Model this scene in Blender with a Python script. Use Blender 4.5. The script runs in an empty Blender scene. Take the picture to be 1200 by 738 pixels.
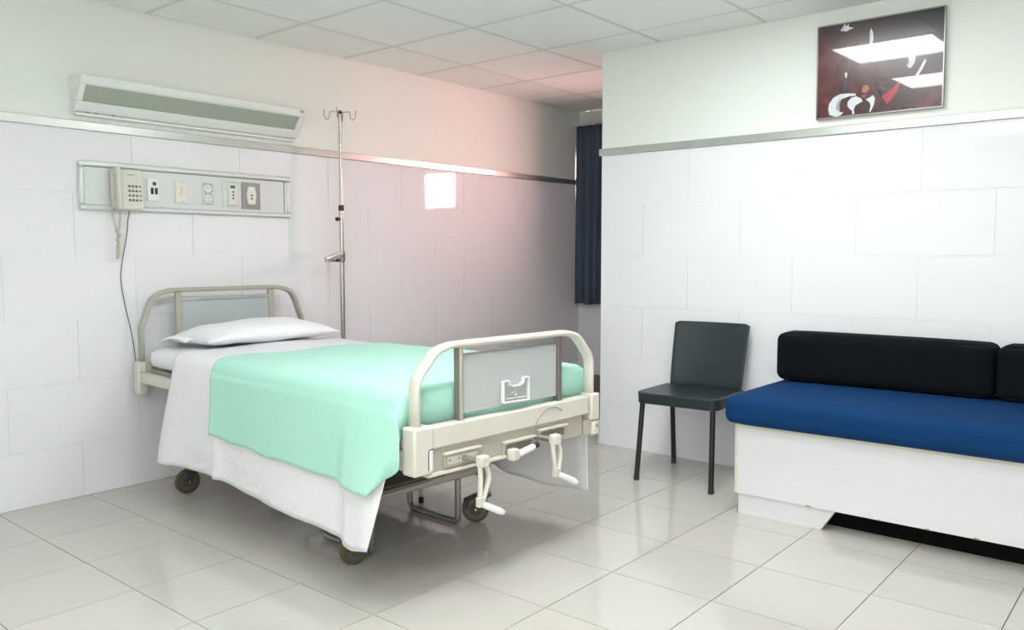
import bpy, bmesh, math, random
from mathutils import Vector, Matrix
random.seed(7)
PI = math.pi
sc = bpy.context.scene
COL = sc.collection

# ------------------------------------------------------------------ camera
cam_d = bpy.data.cameras.new('camera'); cam = bpy.data.objects.new('camera', cam_d); COL.objects.link(cam)
cam_d.sensor_width = 36; cam_d.sensor_fit = 'HORIZONTAL'; cam_d.lens = 967.3 / 1200 * 36
cam.location = (-1.3048, -3.9862, 1.1613)
YAW, PITCH = .8746, -.0724
fw = Vector((math.sin(YAW) * math.cos(PITCH), math.cos(YAW) * math.cos(PITCH), math.sin(PITCH)))
cam.rotation_euler = fw.to_track_quat('-Z', 'Y').to_euler()
cam_d.clip_start = .05
sc.camera = cam

# ------------------------------------------------------------------ world, light, exposure
w = bpy.data.worlds.new('world'); sc.world = w; w.use_nodes = True
bg = w.node_tree.nodes['Background']; bg.inputs[0].default_value = (1, .88, .87, 1); bg.inputs[1].default_value = 4.0
sc.view_settings.view_transform = 'Standard'; sc.view_settings.look = 'None'
sc.view_settings.gamma = 1; sc.view_settings.exposure = 0.46
sc.view_settings.use_curve_mapping = False
LAMP_STRENGTH = 17.0          # ceiling light diffusers
LAMP_COLOR = (.98, 1.0, .99)
# daylight standing outside the alcove window
al = bpy.data.lights.new('window_daylight', 'AREA'); al.shape = 'RECTANGLE'; al.size = 1.2; al.size_y = .8
al.energy = 400; al.color = (1, .53, .49)
alo = bpy.data.objects.new('window_daylight', al); COL.objects.link(alo)
alo.location = (5.0, -2.30, 1.72); alo.rotation_euler = (Vector((-1, 1.2, 0))).to_track_quat('-Z', 'Y').to_euler()

# fill light for overall brightness, outside an added side-wall window behind the camera
al2 = bpy.data.lights.new('side_fill', 'AREA'); al2.shape = 'RECTANGLE'; al2.size = 2.2; al2.size_y = 1.4
al2.energy = 58; al2.color = (.97, 1, 1)
alo2 = bpy.data.objects.new('side_fill', al2); COL.objects.link(alo2)
alo2.location = (-3.5, -5.0, 1.55); alo2.rotation_euler = Vector((1, .35, 0)).to_track_quat('-Z', 'Y').to_euler()

# ------------------------------------------------------------------ materials
def mat(name, col, rough=.5, metal=0, spec=.5, coat=0, bump=0, bscale=200, vary=0, mottle=0, mscale=3, alpha=1, trans=0, sheen=0, wave=None, bdist=.002):
    m = bpy.data.materials.new(name); m.use_nodes = True
    nt = m.node_tree; b = nt.nodes['Principled BSDF']; N = nt.nodes.new; L = nt.links.new
    c4 = (*col, 1)
    b.inputs['Base Color'].default_value = c4; b.inputs['Roughness'].default_value = rough
    b.inputs['Metallic'].default_value = metal; b.inputs['Specular IOR Level'].default_value = spec
    b.inputs['Coat Weight'].default_value = coat; b.inputs['Coat Roughness'].default_value = .05
    b.inputs['Sheen Weight'].default_value = sheen
    b.inputs['Transmission Weight'].default_value = trans
    tc = N('ShaderNodeTexCoord')
    last = None
    if mottle:
        n = N('ShaderNodeTexNoise'); n.inputs['Scale'].default_value = mscale; n.inputs['Detail'].default_value = 6
        L(tc.outputs['Object'], n.inputs['Vector'])
        mx = N('ShaderNodeMix'); mx.data_type = 'RGBA'
        L(n.outputs['Fac'], mx.inputs[0])
        mx.inputs[6].default_value = (*[c * (1 - mottle) for c in col], 1); mx.inputs[7].default_value = (*[min(1, c * (1 + mottle)) for c in col], 1)
        last = mx.outputs[2]
    if vary:
        oi = N('ShaderNodeObjectInfo'); mr = N('ShaderNodeMapRange'); mr.inputs['To Min'].default_value = 1 - vary; mr.inputs['To Max'].default_value = 1 + vary
        L(oi.outputs['Random'], mr.inputs['Value'])
        h = N('ShaderNodeHueSaturation'); L(mr.outputs[0], h.inputs['Value'])
        if last: L(last, h.inputs['Color'])
        else: h.inputs['Color'].default_value = c4
        last = h.outputs[0]
    if last: L(last, b.inputs['Base Color'])
    if bump:
        if wave:
            n = N('ShaderNodeTexWave'); n.inputs['Scale'].default_value = bscale; n.inputs['Distortion'].default_value = 3
            n.bands_direction = wave; L(tc.outputs['Object'], n.inputs['Vector'])
        else:
            n = N('ShaderNodeTexNoise'); n.inputs['Scale'].default_value = bscale; n.inputs['Detail'].default_value = 4; L(tc.outputs['Object'], n.inputs['Vector'])
        bu = N('ShaderNodeBump'); bu.inputs['Strength'].default_value = bump; bu.inputs['Distance'].default_value = bdist
        L(n.outputs['Fac'], bu.inputs['Height']); L(bu.outputs[0], b.inputs['Normal'])
    return m

def emit(name, col, s):
    m = bpy.data.materials.new(name); m.use_nodes = True; nt = m.node_tree
    b = nt.nodes['Principled BSDF']; b.inputs['Base Color'].default_value = (.9, .9, .9, 1)
    b.inputs['Emission Color'].default_value = (*col, 1); b.inputs['Emission Strength'].default_value = s
    return m

def glass(name):
    m = bpy.data.materials.new(name); m.use_nodes = True; nt = m.node_tree; nt.nodes.clear()
    o = nt.nodes.new('ShaderNodeOutputMaterial'); mx = nt.nodes.new('ShaderNodeMixShader'); t = nt.nodes.new('ShaderNodeBsdfTransparent')
    g = nt.nodes.new('ShaderNodeBsdfGlossy'); g.inputs['Roughness'].default_value = .02; f = nt.nodes.new('ShaderNodeValue'); f.outputs[0].default_value = .07
    nt.links.new(f.outputs[0], mx.inputs[0]); nt.links.new(t.outputs[0], mx.inputs[1]); nt.links.new(g.outputs[0], mx.inputs[2]); nt.links.new(mx.outputs[0], o.inputs[0])
    return m

M = dict(
    paint=mat('wall_paint', (.80, .84, .80), .6, bump=.08, bscale=90),
    paint_w=mat('wall_paint_warm', (.80, .80, .77), .6),
    tile=mat('white_wall_tile', (.825, .832, .87), .035, spec=.5, vary=.002),
    grout=mat('wall_grout', (.62, .64, .655), .8),
    floor=mat('beige_floor_tile', (.57, .55, .51), .075, spec=.5, vary=.02, mottle=.05, mscale=2.2),
    fgrout=mat('floor_grout', (.16, .15, .125), .8),
    ceil=mat('ceiling_panel', (.94, .97, .95), .8, bump=.25, bscale=160),
    tee=mat('ceiling_tee', (.74, .77, .74), .5),
    dark_gap=mat('shadow_gap', (.10, .10, .10), .9),
    alu=mat('brushed_aluminium', (.60, .62, .60), .32, metal=.85, mottle=.12, mscale=9),
    alu_l=mat('pale_anodised_aluminium', (.72, .76, .74), .35, metal=.55, mottle=.06, mscale=12),
    alu_panel=mat('anodised_face', (.68, .715, .715), .4, metal=.12),
    base_br=mat('baseboard_brown', (.23, .17, .16), .3),
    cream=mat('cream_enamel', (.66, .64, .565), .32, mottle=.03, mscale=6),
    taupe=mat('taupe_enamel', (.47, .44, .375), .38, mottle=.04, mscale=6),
    olive=mat('olive_grey_enamel', (.42, .42, .34), .35),
    greyb=mat('grey_laminate', (.47, .50, .49), .35, mottle=.03, mscale=4),
    greyh=mat('blue_grey_laminate', (.43, .49, .50), .35, mottle=.03, mscale=4),
    post=mat('grey_bronze_post', (.23, .20, .175), .35, metal=.4),
    chrome=mat('chrome', (.62, .63, .62), .16, metal=1),
    steel=mat('stainless_pole', (.46, .465, .43), .25, metal=.95),
    zinc=mat('dull_grey_tube', (.33, .32, .30), .35, metal=.7),
    black=mat('black_plastic', (.012, .013, .014), .4),
    tyre=mat('olive_rubber_tyre', (.10, .085, .025), .55),
    hub=mat('blue_grey_hub', (.085, .11, .135), .4),
    forkm=mat('dark_grey_fork', (.05, .055, .06), .4),
    sheet=mat('white_cotton_sheet', (.86, .86, .895), .9, bump=.6, bscale=9, bdist=.02),
    pillow=mat('white_pillowcase', (.87, .87, .91), .9, bump=.5, bscale=7, bdist=.02),
    mint=mat('mint_blanket_cloth', (.43, .80, .67), .95, bump=.9, bscale=150, sheen=.2, mottle=.05, mscale=60),
    navy=mat('royal_blue_fabric', (.0035, .038, .128), .9, spec=.15, bump=.35, bscale=400, mottle=.12, mscale=6, ),
    blackf=mat('black_upholstery', (.005, .0065, .008), .95, spec=.1, bump=.3, bscale=300),
    piping=mat('black_piping', (.004, .005, .006), .8),
    white_lam=mat('white_laminate_board', (.72, .73, .75), .4, bump=.15, bscale=120, mottle=.02, mscale=5),
    chip=mat('bare_chipboard', (.42, .27, .18), .8),
    edge=mat('yellowed_edge_band', (.66, .64, .54), .5),
    slate=mat('slate_grey_plastic', (.017, .026, .030), .38, bump=.1, bscale=500),
    legb=mat('black_powder_coat', (.008, .008, .009), .45),
    curtain=mat('dark_blue_curtain_cloth', (.07, .10, .15), .9, bump=.2, bscale=300),
    lampw=mat('white_enamel_housing', (.80, .84, .81), .3),
    diff=mat('unlit_grey_diffuser', (.38, .43, .36), .35, bump=.3, bscale=300),
    phone=mat('beige_phone_plastic', (.62, .61, .52), .4),
    phonel=mat('light_beige_phone_face', (.66, .66, .58), .4),
    white_p=mat('white_plastic', (.82, .84, .83), .35),
    ivory=mat('ivory_plastic', (.76, .74, .66), .4),
    green=mat('green_label', (.02, .22, .09), .4),
    greypl=mat('grey_metal_plate', (.33, .33, .32), .4, metal=.4),
    key=mat('dark_key', (.06, .06, .06), .4),
    cable=mat('grey_cable_skin', (.12, .14, .14), .5),
    clear=mat('clear_plastic', (.75, .78, .78), .12, spec=.8),
    lamp_on=emit('lit_diffuser', LAMP_COLOR, LAMP_STRENGTH),
    glass=glass('window_glass'),
)

# ------------------------------------------------------------------ mesh helpers
def obj(name, bm, m, parent=None, bevel=0, smooth=False, kind=None, segs=2, subsurf=0, solid=0, label=None):
    me = bpy.data.meshes.new(name)
    bmesh.ops.recalc_face_normals(bm, faces=bm.faces)
    bm.to_mesh(me); bm.free()
    me.materials.append(M[m])
    o = bpy.data.objects.new(name, me); COL.objects.link(o)
    if parent is not None: o.parent = parent
    if solid:
        s = o.modifiers.new('solid', 'SOLIDIFY'); s.thickness = solid; s.offset = -1
    if bevel:
        b = o.modifiers.new('bevel', 'BEVEL'); b.width = bevel; b.segments = segs; b.limit_method = 'ANGLE'; b.angle_limit = .6
    if subsurf:
        s = o.modifiers.new('sub', 'SUBSURF'); s.levels = subsurf; s.render_levels = subsurf
    if smooth or bevel or subsurf:
        for p in me.polygons: p.use_smooth = True
        if not (subsurf or smooth == 'all'):
            try:
                me.set_sharp_from_angle(angle=.7)
            except Exception: pass
    if kind: o['kind'] = kind
    if label: o['label'] = label
    return o

def B(): return bmesh.new()

def box(bm, x0, x1, y0, y1, z0, z1, rot=None, pivot=None):
    vs = [bm.verts.new((x, y, z)) for x in (x0, x1) for y in (y0, y1) for z in (z0, z1)]
    for f in ((0, 1, 3, 2), (4, 6, 7, 5), (0, 4, 5, 1), (2, 3, 7, 6), (0, 2, 6, 4), (1, 5, 7, 3)):
        bm.faces.new([vs[i] for i in f])
    if rot is not None: bmesh.ops.rotate(bm, verts=vs, cent=pivot or (0, 0, 0), matrix=rot)
    return bm

def sweep(bm, pts, a, b=None, n=12, ref=(0, 1, 0), taper=None, cap=True, sq=2.0):
    """tube through pts; half size b along ref, a across it; sq>2 squares the profile"""
    b = b or a; pts = [Vector(p) for p in pts]; ref = Vector(ref).normalized(); rings = []
    for i, p in enumerate(pts):
        if i == 0: t = pts[1] - p
        elif i == len(pts) - 1: t = p - pts[i - 1]
        else: t = (pts[i + 1] - p).normalized() + (p - pts[i - 1]).normalized()
        t.normalize()
        r = ref
        if abs(t.dot(r)) > .98: r = Vector((1, 0, 0)) if abs(t.x) < .9 else Vector((0, 0, 1))
        u = (r - t * r.dot(t)).normalized(); v = t.cross(u)
        k = taper[i] if taper else 1
        ring = []
        for j in range(n):
            an = 2 * PI * (j + .5) / n; cx, sx = math.cos(an), math.sin(an)
            cx = math.copysign(abs(cx) ** (2 / sq), cx); sx = math.copysign(abs(sx) ** (2 / sq), sx)
            ring.append(bm.verts.new(p + u * (b * k * cx) + v * (a * k * sx)))
        rings.append(ring)
    for i in range(len(rings) - 1):
        for j in range(n):
            bm.faces.new((rings[i][j], rings[i][(j + 1) % n], rings[i + 1][(j + 1) % n], rings[i + 1][j]))
    if cap: bm.faces.new(rings[0]); bm.faces.new(rings[-1])
    return bm

def lathe(bm, prof, c=(0, 0, 0), axis='z', n=20):
    c = Vector(c); rings = []
    for r, h in prof:
        ring = []
        for j in range(n):
            an = 2 * PI * j / n; x, y = r * math.cos(an), r * math.sin(an)
            v = {'z': (x, y, h), 'y': (x, h, y), 'x': (h, x, y)}[axis]
            ring.append(bm.verts.new(c + Vector(v)))
        rings.append(ring)
    for i in range(len(rings) - 1):
        for j in range(n):
            bm.faces.new((rings[i][j], rings[i][(j + 1) % n], rings[i + 1][(j + 1) % n], rings[i + 1][j]))
    bm.faces.new(rings[0]); bm.faces.new(rings[-1])
    return bm

def smooth_path(pts, k=6):
    pts = [Vector(p) for p in pts]; out = []
    P = [pts[0] * 2 - pts[1]] + pts + [pts[-1] * 2 - pts[-2]]
    for i in range(1, len(P) - 2):
        p0, p1, p2, p3 = P[i - 1:i + 3]
        for j in range(k):
            t = j / k
            out.append(.5 * ((2 * p1) + (p2 - p0) * t + (2 * p0 - 5 * p1 + 4 * p2 - p3) * t * t + (3 * p1 - p0 - 3 * p2 + p3) * t ** 3))
    return out + [pts[-1]]

def grid_mesh(bm, P):
    V = [[bm.verts.new(p) for p in row] for row in P]
    for i in range(len(V) - 1):
        for j in range(len(V[0]) - 1):
            bm.faces.new((V[i][j], V[i][j + 1], V[i + 1][j + 1], V[i + 1][j]))
    return bm

def thing(name, label, cat, loc=(0, 0, 0), rotz=0, group=None):
    o = bpy.data.objects.new(name, None); COL.objects.link(o); o.empty_display_size = .1
    o.location = loc; o.rotation_euler = (0, 0, rotz); o['label'] = label; o['category'] = cat
    if group: o['group'] = group
    return o

def tag(o, label, cat, group=None):
    o['label'] = label; o['category'] = cat
    if group: o['group'] = group
    return o

def struct(name, bm, m, **k): return obj(name, bm, m, kind='structure', **k)
def lerp(a, b, t): return a + (b - a) * t
def interp(x, xs, ys):
    if x <= xs[0]: return ys[0]
    for i in range(len(xs) - 1):
        if x <= xs[i + 1]:
            t = (x - xs[i]) / (xs[i + 1] - xs[i]); t = t * t * (3 - 2 * t); return lerp(ys[i], ys[i + 1], t)
    return ys[-1]

# ------------------------------------------------------------------ room shell
WA, WB, WC = .1195, 2.90, 4.498        # tile face of the left wall (y), of the right wall (x), of the back wall (x)
YB = -1.177                            # free end of the right wall
X0, Y0, H = -3.1, -6.4, 2.365
TZ = 1.757                             # top of wall tiling
ROWS = [0, .258, .555, .857, 1.158, 1.458, TZ]
D = .0028
wl = struct('wall_left', box(B(), X0 - .1, WC + .2, WA + D, WA + .15, 0, H + .05), 'paint')
wr = struct('wall_right', box(B(), WB + D, WB + .14, Y0, YB, 0, H), 'paint')
bm = B()
WY0, WY1, WZ0, WZ1 = -2.40, -.02, 1.60, 1.99     # window opening in the back wall
x0, x1 = WC + D, WC + .14
box(bm, x0, x1, -3.3, WA + .1, 0, WZ0); box(bm, x0, x1, -3.3, WA + .1, WZ1, H); box(bm, x0, x1, -3.3, WY0, WZ0, WZ1); box(bm, x0, x1, WY1, WA + .1, WZ0, WZ1)
wb = struct('wall_back', bm, 'paint_w')
struct('wall_alcove', box(B(), WB + .1, WC + .2, -3.4, -3.3, 0, H), 'paint_w')
struct('wall_front', box(B(), X0 - .1, WB + .1, Y0 - .1, Y0, 0, H), 'paint')
bm = B(); SY0, SY1, SZ0, SZ1 = -6.0, -4.0, .9, 2.15       # opening for the added, unseen fill window
box(bm, X0 - .1, X0, Y0, WA + .1, 0, SZ0); box(bm, X0 - .1, X0, Y0, WA + .1, SZ1, H); box(bm, X0 - .1, X0, Y0, SY0, SZ0, SZ1); box(bm, X0 - .1, X0, SY1, WA + .1, SZ0, SZ1)
struct('wall_side', bm, 'paint')

# wall tiles: alike pieces share a mesh
def tile_mesh(name, sx, sy, sz, m):
    me = bpy.data.meshes.new(name); b = box(B(), 0, sx, 0, sy, 0, sz); bmesh.ops.recalc_face_normals(b, faces=b.faces); b.to_mesh(me); b.free(); me.materials.append(M[m]); return me
_tm = {}
def place_tile(name, m, lo, hi, parent, jit=0, rotax=None):
    s = tuple(round(b - a, 4) for a, b in zip(lo, hi)); key = (name, s)
    if key not in _tm: _tm[key] = tile_mesh(name, *s, m)
    o = bpy.data.objects.new(name, _tm[key]); COL.objects.link(o); o.parent = parent; o.location = lo
    if jit:
        o.rotation_euler = (random.uniform(-jit, jit), 0, random.uniform(-jit, jit))
    return o
G = .0010
for r in range(6):
    z0, z1 = ROWS[r] + G, ROWS[r + 1] - G
    ph = .377 if r % 2 == 0 else .663
    k = -6
    while True:
        a, b = ph + .6 * k, ph + .6 * (k + 1); k += 1
        if b < X0: continue
        if a > WC: break
        a, b = max(a, X0), min(b, WC)
        if b - a < .02: continue
        place_tile('wall_tile', 'tile', (a + G, WA, z0), (b - G, WA + .012, z1), wl, .0006)
    ph = -2.67 if r % 2 == 0 else -2.96
    k = -6
    while True:
        a, b = ph + .6 * k, ph + .6 * (k + 1); k += 1
        if b < -4.2: continue
        if a > YB: break
        b = min(b, YB)
        if b - a < .02: continue
        place_tile('wall_tile', 'tile', (WB, a + G, z0), (WB + .012, b - G, z1), wr, .0004)
# rest of the tiled faces beyond what the camera can see: same tiling, joined
bm = B()
for r in range(6):
    for k in range(4): box(bm, WB, WB + .012, -4.8 - .6 * k + G, -4.2 - .6 * k - G - (.0 if k else .06), ROWS[r] + G, ROWS[r + 1] - G)
o = obj('wall_tiling', bm, 'tile', wr); o['kind'] = 'stuff'
for (a, b) in ((.15, .555), (.555, .748)):
    for (p, q) in ((-.33, WA), (-.93, -.33), (-1.53, -.93)):
        place_tile('wall_tile', 'tile', (WC, p + G, a + G), (WC + .012, q - G, b - G), wb)
# grout beds sit just behind the tile faces
def trim(name, bmm, m='alu', **k): return struct(name, bmm, m, bevel=.003, **k)
bm = B(); box(bm, X0, WC - .002, WA - .012, WA + .02, 1.752, 1.794); trim('trim_1', bm)
bm = B(); box(bm, WB - .012, WB + .02, Y0, YB + .014, 1.755, 1.797); box(bm, WB + .02, WB + .15, YB - .002, YB + .014, 1.755, 1.797); trim('trim_2', bm)
struct('baseboard_back', box(B(), WC - .012, WC + .01, -3.3, WA - .001, 0, .148), 'base_br')
struct('baseboard_end', box(B(), WB + .012, WB + .15, YB, YB + .022, 0, .15), 'cream', bevel=.002)
struct('trim_3', box(B(), WC - .002, WC + .02, WA - .035, WA - .002, .76, 2.25), 'paint_w')   # pale corner strip beside the curtain

# window in the back wall
bm = B(); t = .03
box(bm, x0 + .02, x0 + .08, WY0, WY1, WZ0, WZ0 + t); box(bm, x0 + .02, x0 + .08, WY0, WY1, WZ1 - t, WZ1)
for y in (WY0, -1.90, -1.19, -.6, WY1 - t): box(bm, x0 + .02, x0 + .08, y, y + t, WZ0 + t, WZ1 - t)
wf = struct('window_1', bm, 'alu')
gp = obj('pane', box(B(), x0 + .045, x0 + .049, WY0 + .01, WY1 - .01, WZ0 + .01, WZ1 - .01), 'glass', wf)
for i in range(10):
    y = -1.70 + i * .055
    obj('bar', sweep(B(), [(x0 + .1, y, WZ0), (x0 + .1, y, WZ1)], .005, n=8), 'alu', wf, smooth=True)

bm = B(); t = .04
box(bm, X0 - .08, X0 - .02, SY0, SY1, SZ0, SZ0 + t); box(bm, X0 - .08, X0 - .02, SY0, SY1, SZ1 - t, SZ1)
for y in (SY0, (SY0 + SY1) / 2 - t / 2, SY1 - t): box(bm, X0 - .08, X0 - .02, y, y + t, SZ0 + t, SZ1 - t)
wf2 = struct('fill_window', bm, 'alu')  # added window, out of view, lets the fill light in
obj('pane', box(B(), X0 - .052, X0 - .048, SY0 + .01, SY1 - .01, SZ0 + .01, SZ1 - .01), 'glass', wf2)

# floor: slab, tiles singly where the photograph shows them, joined beyond
fl = struct('floor', box(B(), X0 - .1, WC + .2, Y0 - .1, WA + .1, -.08, -.0025), 'fgrout')
TS, TY = .4, .3953
g = .0017
bm_rest = B()
for i in range(-8, 12):
    for j in range(-1, 17):
        a, b = TS * i, TS * (i + 1); q, p = -TY * j, -TY * (j + 1)
        b2, q2, a2, p2 = min(b, WC), min(q, WA), max(a, X0), max(p, Y0)
        if b2 - a2 < .01 or q2 - p2 < .01: continue
        cx, cy = (a2 + b2) / 2, (p2 + q2) / 2
        d = Vector((cx, cy, 0)) - cam.location; zc = d.dot(fw)
        vis = zc > 1.2 and abs(d.dot(Vector((math.cos(YAW), -math.sin(YAW), 0)))) < .70 * zc and cx < 3.4
        if vis:
            o = place_tile('floor_tile', 'floor', (a2 + g, p2 + g, -.008), (b2 - g, q2 - g, 0), fl)
            o.rotation_euler = (random.uniform(-.0004, .0004), random.uniform(-.0004, .0004), 0)
        else:
            box(bm_rest, a2 + g, b2 - g, p2 + g, q2 - g, -.008, 0)
o = obj('floor_tiling', bm_rest, 'floor', fl); o['kind'] = 'stuff'

# ceiling: slab above coloured dark for the shaded gaps, lay-in panels, tee bars
ce = struct('ceiling', box(B(), X0 - .1, WC + .2, Y0 - .1, WA + .1, H + .03, H + .08), 'dark_gap')
CX, CY, CT = 1.381, -.334, .618
FIX = {(0, 3), (-2, 3), (-4, 4), (-6, 3)}  # first two seen mirrored; the other two are unseen, added for brightness
i = -8
bm_rest = B()
for i in range(-8, 6):
    for j in range(-1, 11):
        a, b = CX + CT * i, CX + CT * (i + 1); q, p = CY - CT * j, CY - CT * (j + 1)
        a2, b2, p2, q2 = max(a, X0), min(b, WC - .003), max(p, Y0), min(q, WA - .003)
        if b2 - a2 < .02 or q2 - p2 < .02 or (i, j) in FIX: continue
        if i >= -3 and j <= 4:
            place_tile('ceiling_panel', 'ceil', (a2 + .0098, p2 + .0098, H + .001), (b2 - (.0098 if b2 == b else .001), q2 - (.0098 if q2 == q else .001), H + .016), ce)
        else: box(bm_rest, a2 + .011, b2 - .011, p2 + .011, q2 - .011, H + .001, H + .016)
o = obj('ceiling_panelling', bm_rest, 'ceil', ce); o['kind'] = 'stuff'
for i in range(-7, 6):
    x = CX + CT * i
    if x < WC: obj('ceiling_bar', box(B(), x - .009, x + .009, Y0, WA - .003, H - .001, H + .012), 'tee', ce)
for j in range(0, 10):
    y = CY - CT * j
    obj('ceiling_bar', box(B(), X0, WC - .003, y - .009, y + .009, H - .0012, H + .0118), 'tee', ce)

LBL = {(0, 3): 'square lit ceiling light over the middle floor, mirrored large in the red picture', (-2, 3): 'square lit ceiling light mirrored small at the right edge of the red picture',
       (-4, 4): 'unseen square ceiling light near the camera, added to light the left side', (-6, 3): 'unseen square ceiling light nearest the side wall, added to brighten the left side'}
for (i, j) in sorted(FIX):
    a, q = CX + CT * i, CY - CT * j
    t = thing('ceiling_light', LBL[(i, j)], 'ceiling light', (a + CT / 2, q - CT / 2, H), group='square ceiling lights')
    h = CT / 2 - .011
    bm = B(); f = .022
    box(bm, -h, h, -h, -h + f, -.004, .016); box(bm, -h, h, h - f, h, -.004, .016); box(bm, -h, -h + f, -h + f, h - f, -.004, .016); box(bm, h - f, h, -h + f, h - f, -.004, .016)
    obj('frame', bm, 'lampw', t)
    for k in range(4):
        w_ = (2 * h - 2 * f) / 4
        obj('diffuser', box(B(), -h + f + k * w_ + .006, -h + f + (k + 1) * w_ - .006, -h + f, h - f, .004, .012), 'lamp_on', t)

# ------------------------------------------------------------------ hospital bed (local frame: x across, -y towards the foot)
BED = (1.09, 0.0, 0.0); BR = -.058
bed = thing('hospital_bed', 'cream metal hospital bed on castors with hand cranks, head against the tiled wall', 'bed', BED, BR)
FY = -2.085

def arch(y, w, zb, zt, zs, name, m, a=.011, b=.022):
    # flat oval tube: straight sides, slanting shoulders, flat top
    pts = [(-w, y, zb), (-w, y, zs - .03), (-w, y, zs)]
    pts += smooth_path([(-w, y, zs), (-w + .012, y, zs + .035), (-w + .05, y, zt - .055), (-w + .09, y, zt - .018), (-w + .15, y, zt - .002), (-w + .2, y, zt)], 4)[1:]
    pts += [(-p[0], p[1], p[2]) for p in reversed([tuple(q) for q in pts])]
    return obj(name, sweep(B(), pts, a, b, 14, ref=(0, 1, 0), sq=2.8), m, bed, smooth='all')

arch(FY, .455, .58, .862, .73, 'foot_frame_tube', 'cream', .0115, .024)
arch(0, .455, .60, .985, .80, 'head_frame_tube', 'olive', .0115, .024)

# head end
for s in (-1, 1):
    obj('head_post', box(B(), s * .262 - .016, s * .262 + .016, -.012, .012, .60, .978), 'olive', bed, bevel=.003)
    bk = obj('corner_bracket', box(B(), s * .462 - .024, s * .462 + .024, -.03, .03, .474, .637), 'cream', bed, bevel=.008)
    obj('inner_bracket', box(B(), s * .43 - .02, s * .43 + .02, -.075, -.028, .585, .64), 'olive', bed, bevel=.004)
    obj('bolt', lathe(B(), [(.0, -.084), (.008, -.083), (.008, -.074), (.0, -.073)], (s * .43, 0, .612), 'y', 10), 'zinc', bed)
obj('head_panel', box(B(), -.246, .246, -.006, .006, .66, .935), 'greyh', bed, bevel=.002)
obj('head_panel_rail', box(B(), -.246, .246, -.012, .012, .928, .948), 'alu', bed, bevel=.003)
obj('head_crossbar', box(B(), -.44, .44, -.02, .015, .535, .59), 'olive', bed, bevel=.004)
# side rails and deck
for s in (-1, 1):
    obj('side_rail', box(B(), s * .463 - .014, s * .463 + .014, FY + .02, -.03, .533, .588), 'olive' if 0 else 'cream', bed, bevel=.004)
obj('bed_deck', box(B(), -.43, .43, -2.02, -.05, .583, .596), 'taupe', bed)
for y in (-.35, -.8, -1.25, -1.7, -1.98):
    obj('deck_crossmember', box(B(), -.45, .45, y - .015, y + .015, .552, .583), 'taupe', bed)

# foot end
for s in (-1, 1):
    x = s * .262
    obj('foot_post', box(B(), x - .008 if s < 0 else x - .012, x + .012 if s < 0 else x + .008, FY - .014, FY + .014, .585, .856), 'post', bed, bevel=.002, label='dark bronze upright at one side of the footboard')
    if s < 0: obj('post_cover', box(B(), x - .008, x + .006, FY - .019, FY - .0135, .60, .853), 'olive', bed, bevel=.002)
bp_ = obj('foot_panel', box(B(), -.248, .248, FY - .005, FY + .005, .622, .826), 'greyb', bed, bevel=.002, label='grey laminate footboard panel')
obj('panel_edge', box(B(), -.248, .248, FY - .007, FY + .007, .822, .828), 'alu', bed)
obj('foot_rail', box(B(), -.425, .425, FY - .026, FY + .02, .528, .602), 'cream', bed, bevel=.006)
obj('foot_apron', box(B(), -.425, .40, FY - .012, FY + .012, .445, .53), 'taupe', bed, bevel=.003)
obj('apron_lip', box(B(), -.425, -.02, FY - .03, FY - .006, .437, .447), 'cream', bed, bevel=.002)
# corner blocks
bm = B(); box(bm, -.487, -.405, FY - .036, FY + .03, .449, .609)
bl = obj('corner_block', bm, 'cream', bed, bevel=.009)
obj('latch_plate', box(B(), -.425, -.410, FY - .040, FY - .034, .463, .528), 'white_p', bl, bevel=.004)
obj('latch_gap', sweep(B(), [(-.428, FY - .0365, .465), (-.428, FY - .0365, .525), (-.422, FY - .0365, .532), (-.409, FY - .0365, .533)], .0016, n=6), 'black', bl)
br_ = obj('corner_block', box(B(), .435, .487, FY - .034, FY + .03, .50, .609), 'cream', bed, bevel=.008)
obj('lower_bracket', box(B(), .447, .484, FY - .034, FY + .024, .440, .497), 'cream', br_, bevel=.006)
obj('inner_clip', box(B(), .405, .447, FY - .02, FY + .01, .445, .505), 'taupe', br_, bevel=.003)
obj('screw', lathe(B(), [(.0, -.0385), (.006, -.038), (.006, -.033)], (.466, FY, .478), 'y', 10), 'zinc', br_)
obj('gusset', box(B(), -.487, -.46, FY + .03, FY + .075, .46, .53), 'taupe', bed, bevel=.008)
# wire arc on the rail
bm = B(); pts = [(.105 + .085 - .085 * math.cos(a) , FY - .028, .535 + .052 * math.sin(a)) for a in [PI * k / 14 for k in range(0, 12)]]
obj('wire_arc', sweep(bm, pts, .0018, n=6), 'zinc', bed, smooth=True, label='thin bent grey wire on the foot rail')
# chart holder
bm = B(); y = FY - .016
zo = .0
outl = [(-.060, .712), (-.060, .636), (.074, .632), (.074, .716), (.050, .716), (.045, .697), (.025, .690), (-.008, .690), (-.028, .697), (-.033, .712), (-.060, .712)]
for i in range(len(outl) - 1):
    (xa, za), (xb, zb_) = outl[i], outl[i + 1]
    sweep(bm, [(xa, y, za), (xb, y, zb_)], .0035, .008, 8, ref=(0, 1, 0), sq=4)
ch = obj('chart_holder', bm, 'clear', bed, label='clear plastic chart holder on the footboard')
bm = B(); P = [[Vector((lerp(-.06, .074, i / 8), FY - .009, z)) for i in range(9)] for z in (.636, .688)]
bm2 = B(); sweep(bm2, [(-.045, y - .002, .648), (.058, y - .002, .645)], .002, n=6); sweep(bm2, smooth_path([(-.014, y, .662), (0, y, .670), (.012, y, .662), (0, y, .655)], 4), .0018, n=6)
obj('holder_rib', bm2, 'clear', ch); bm.free()

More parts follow.
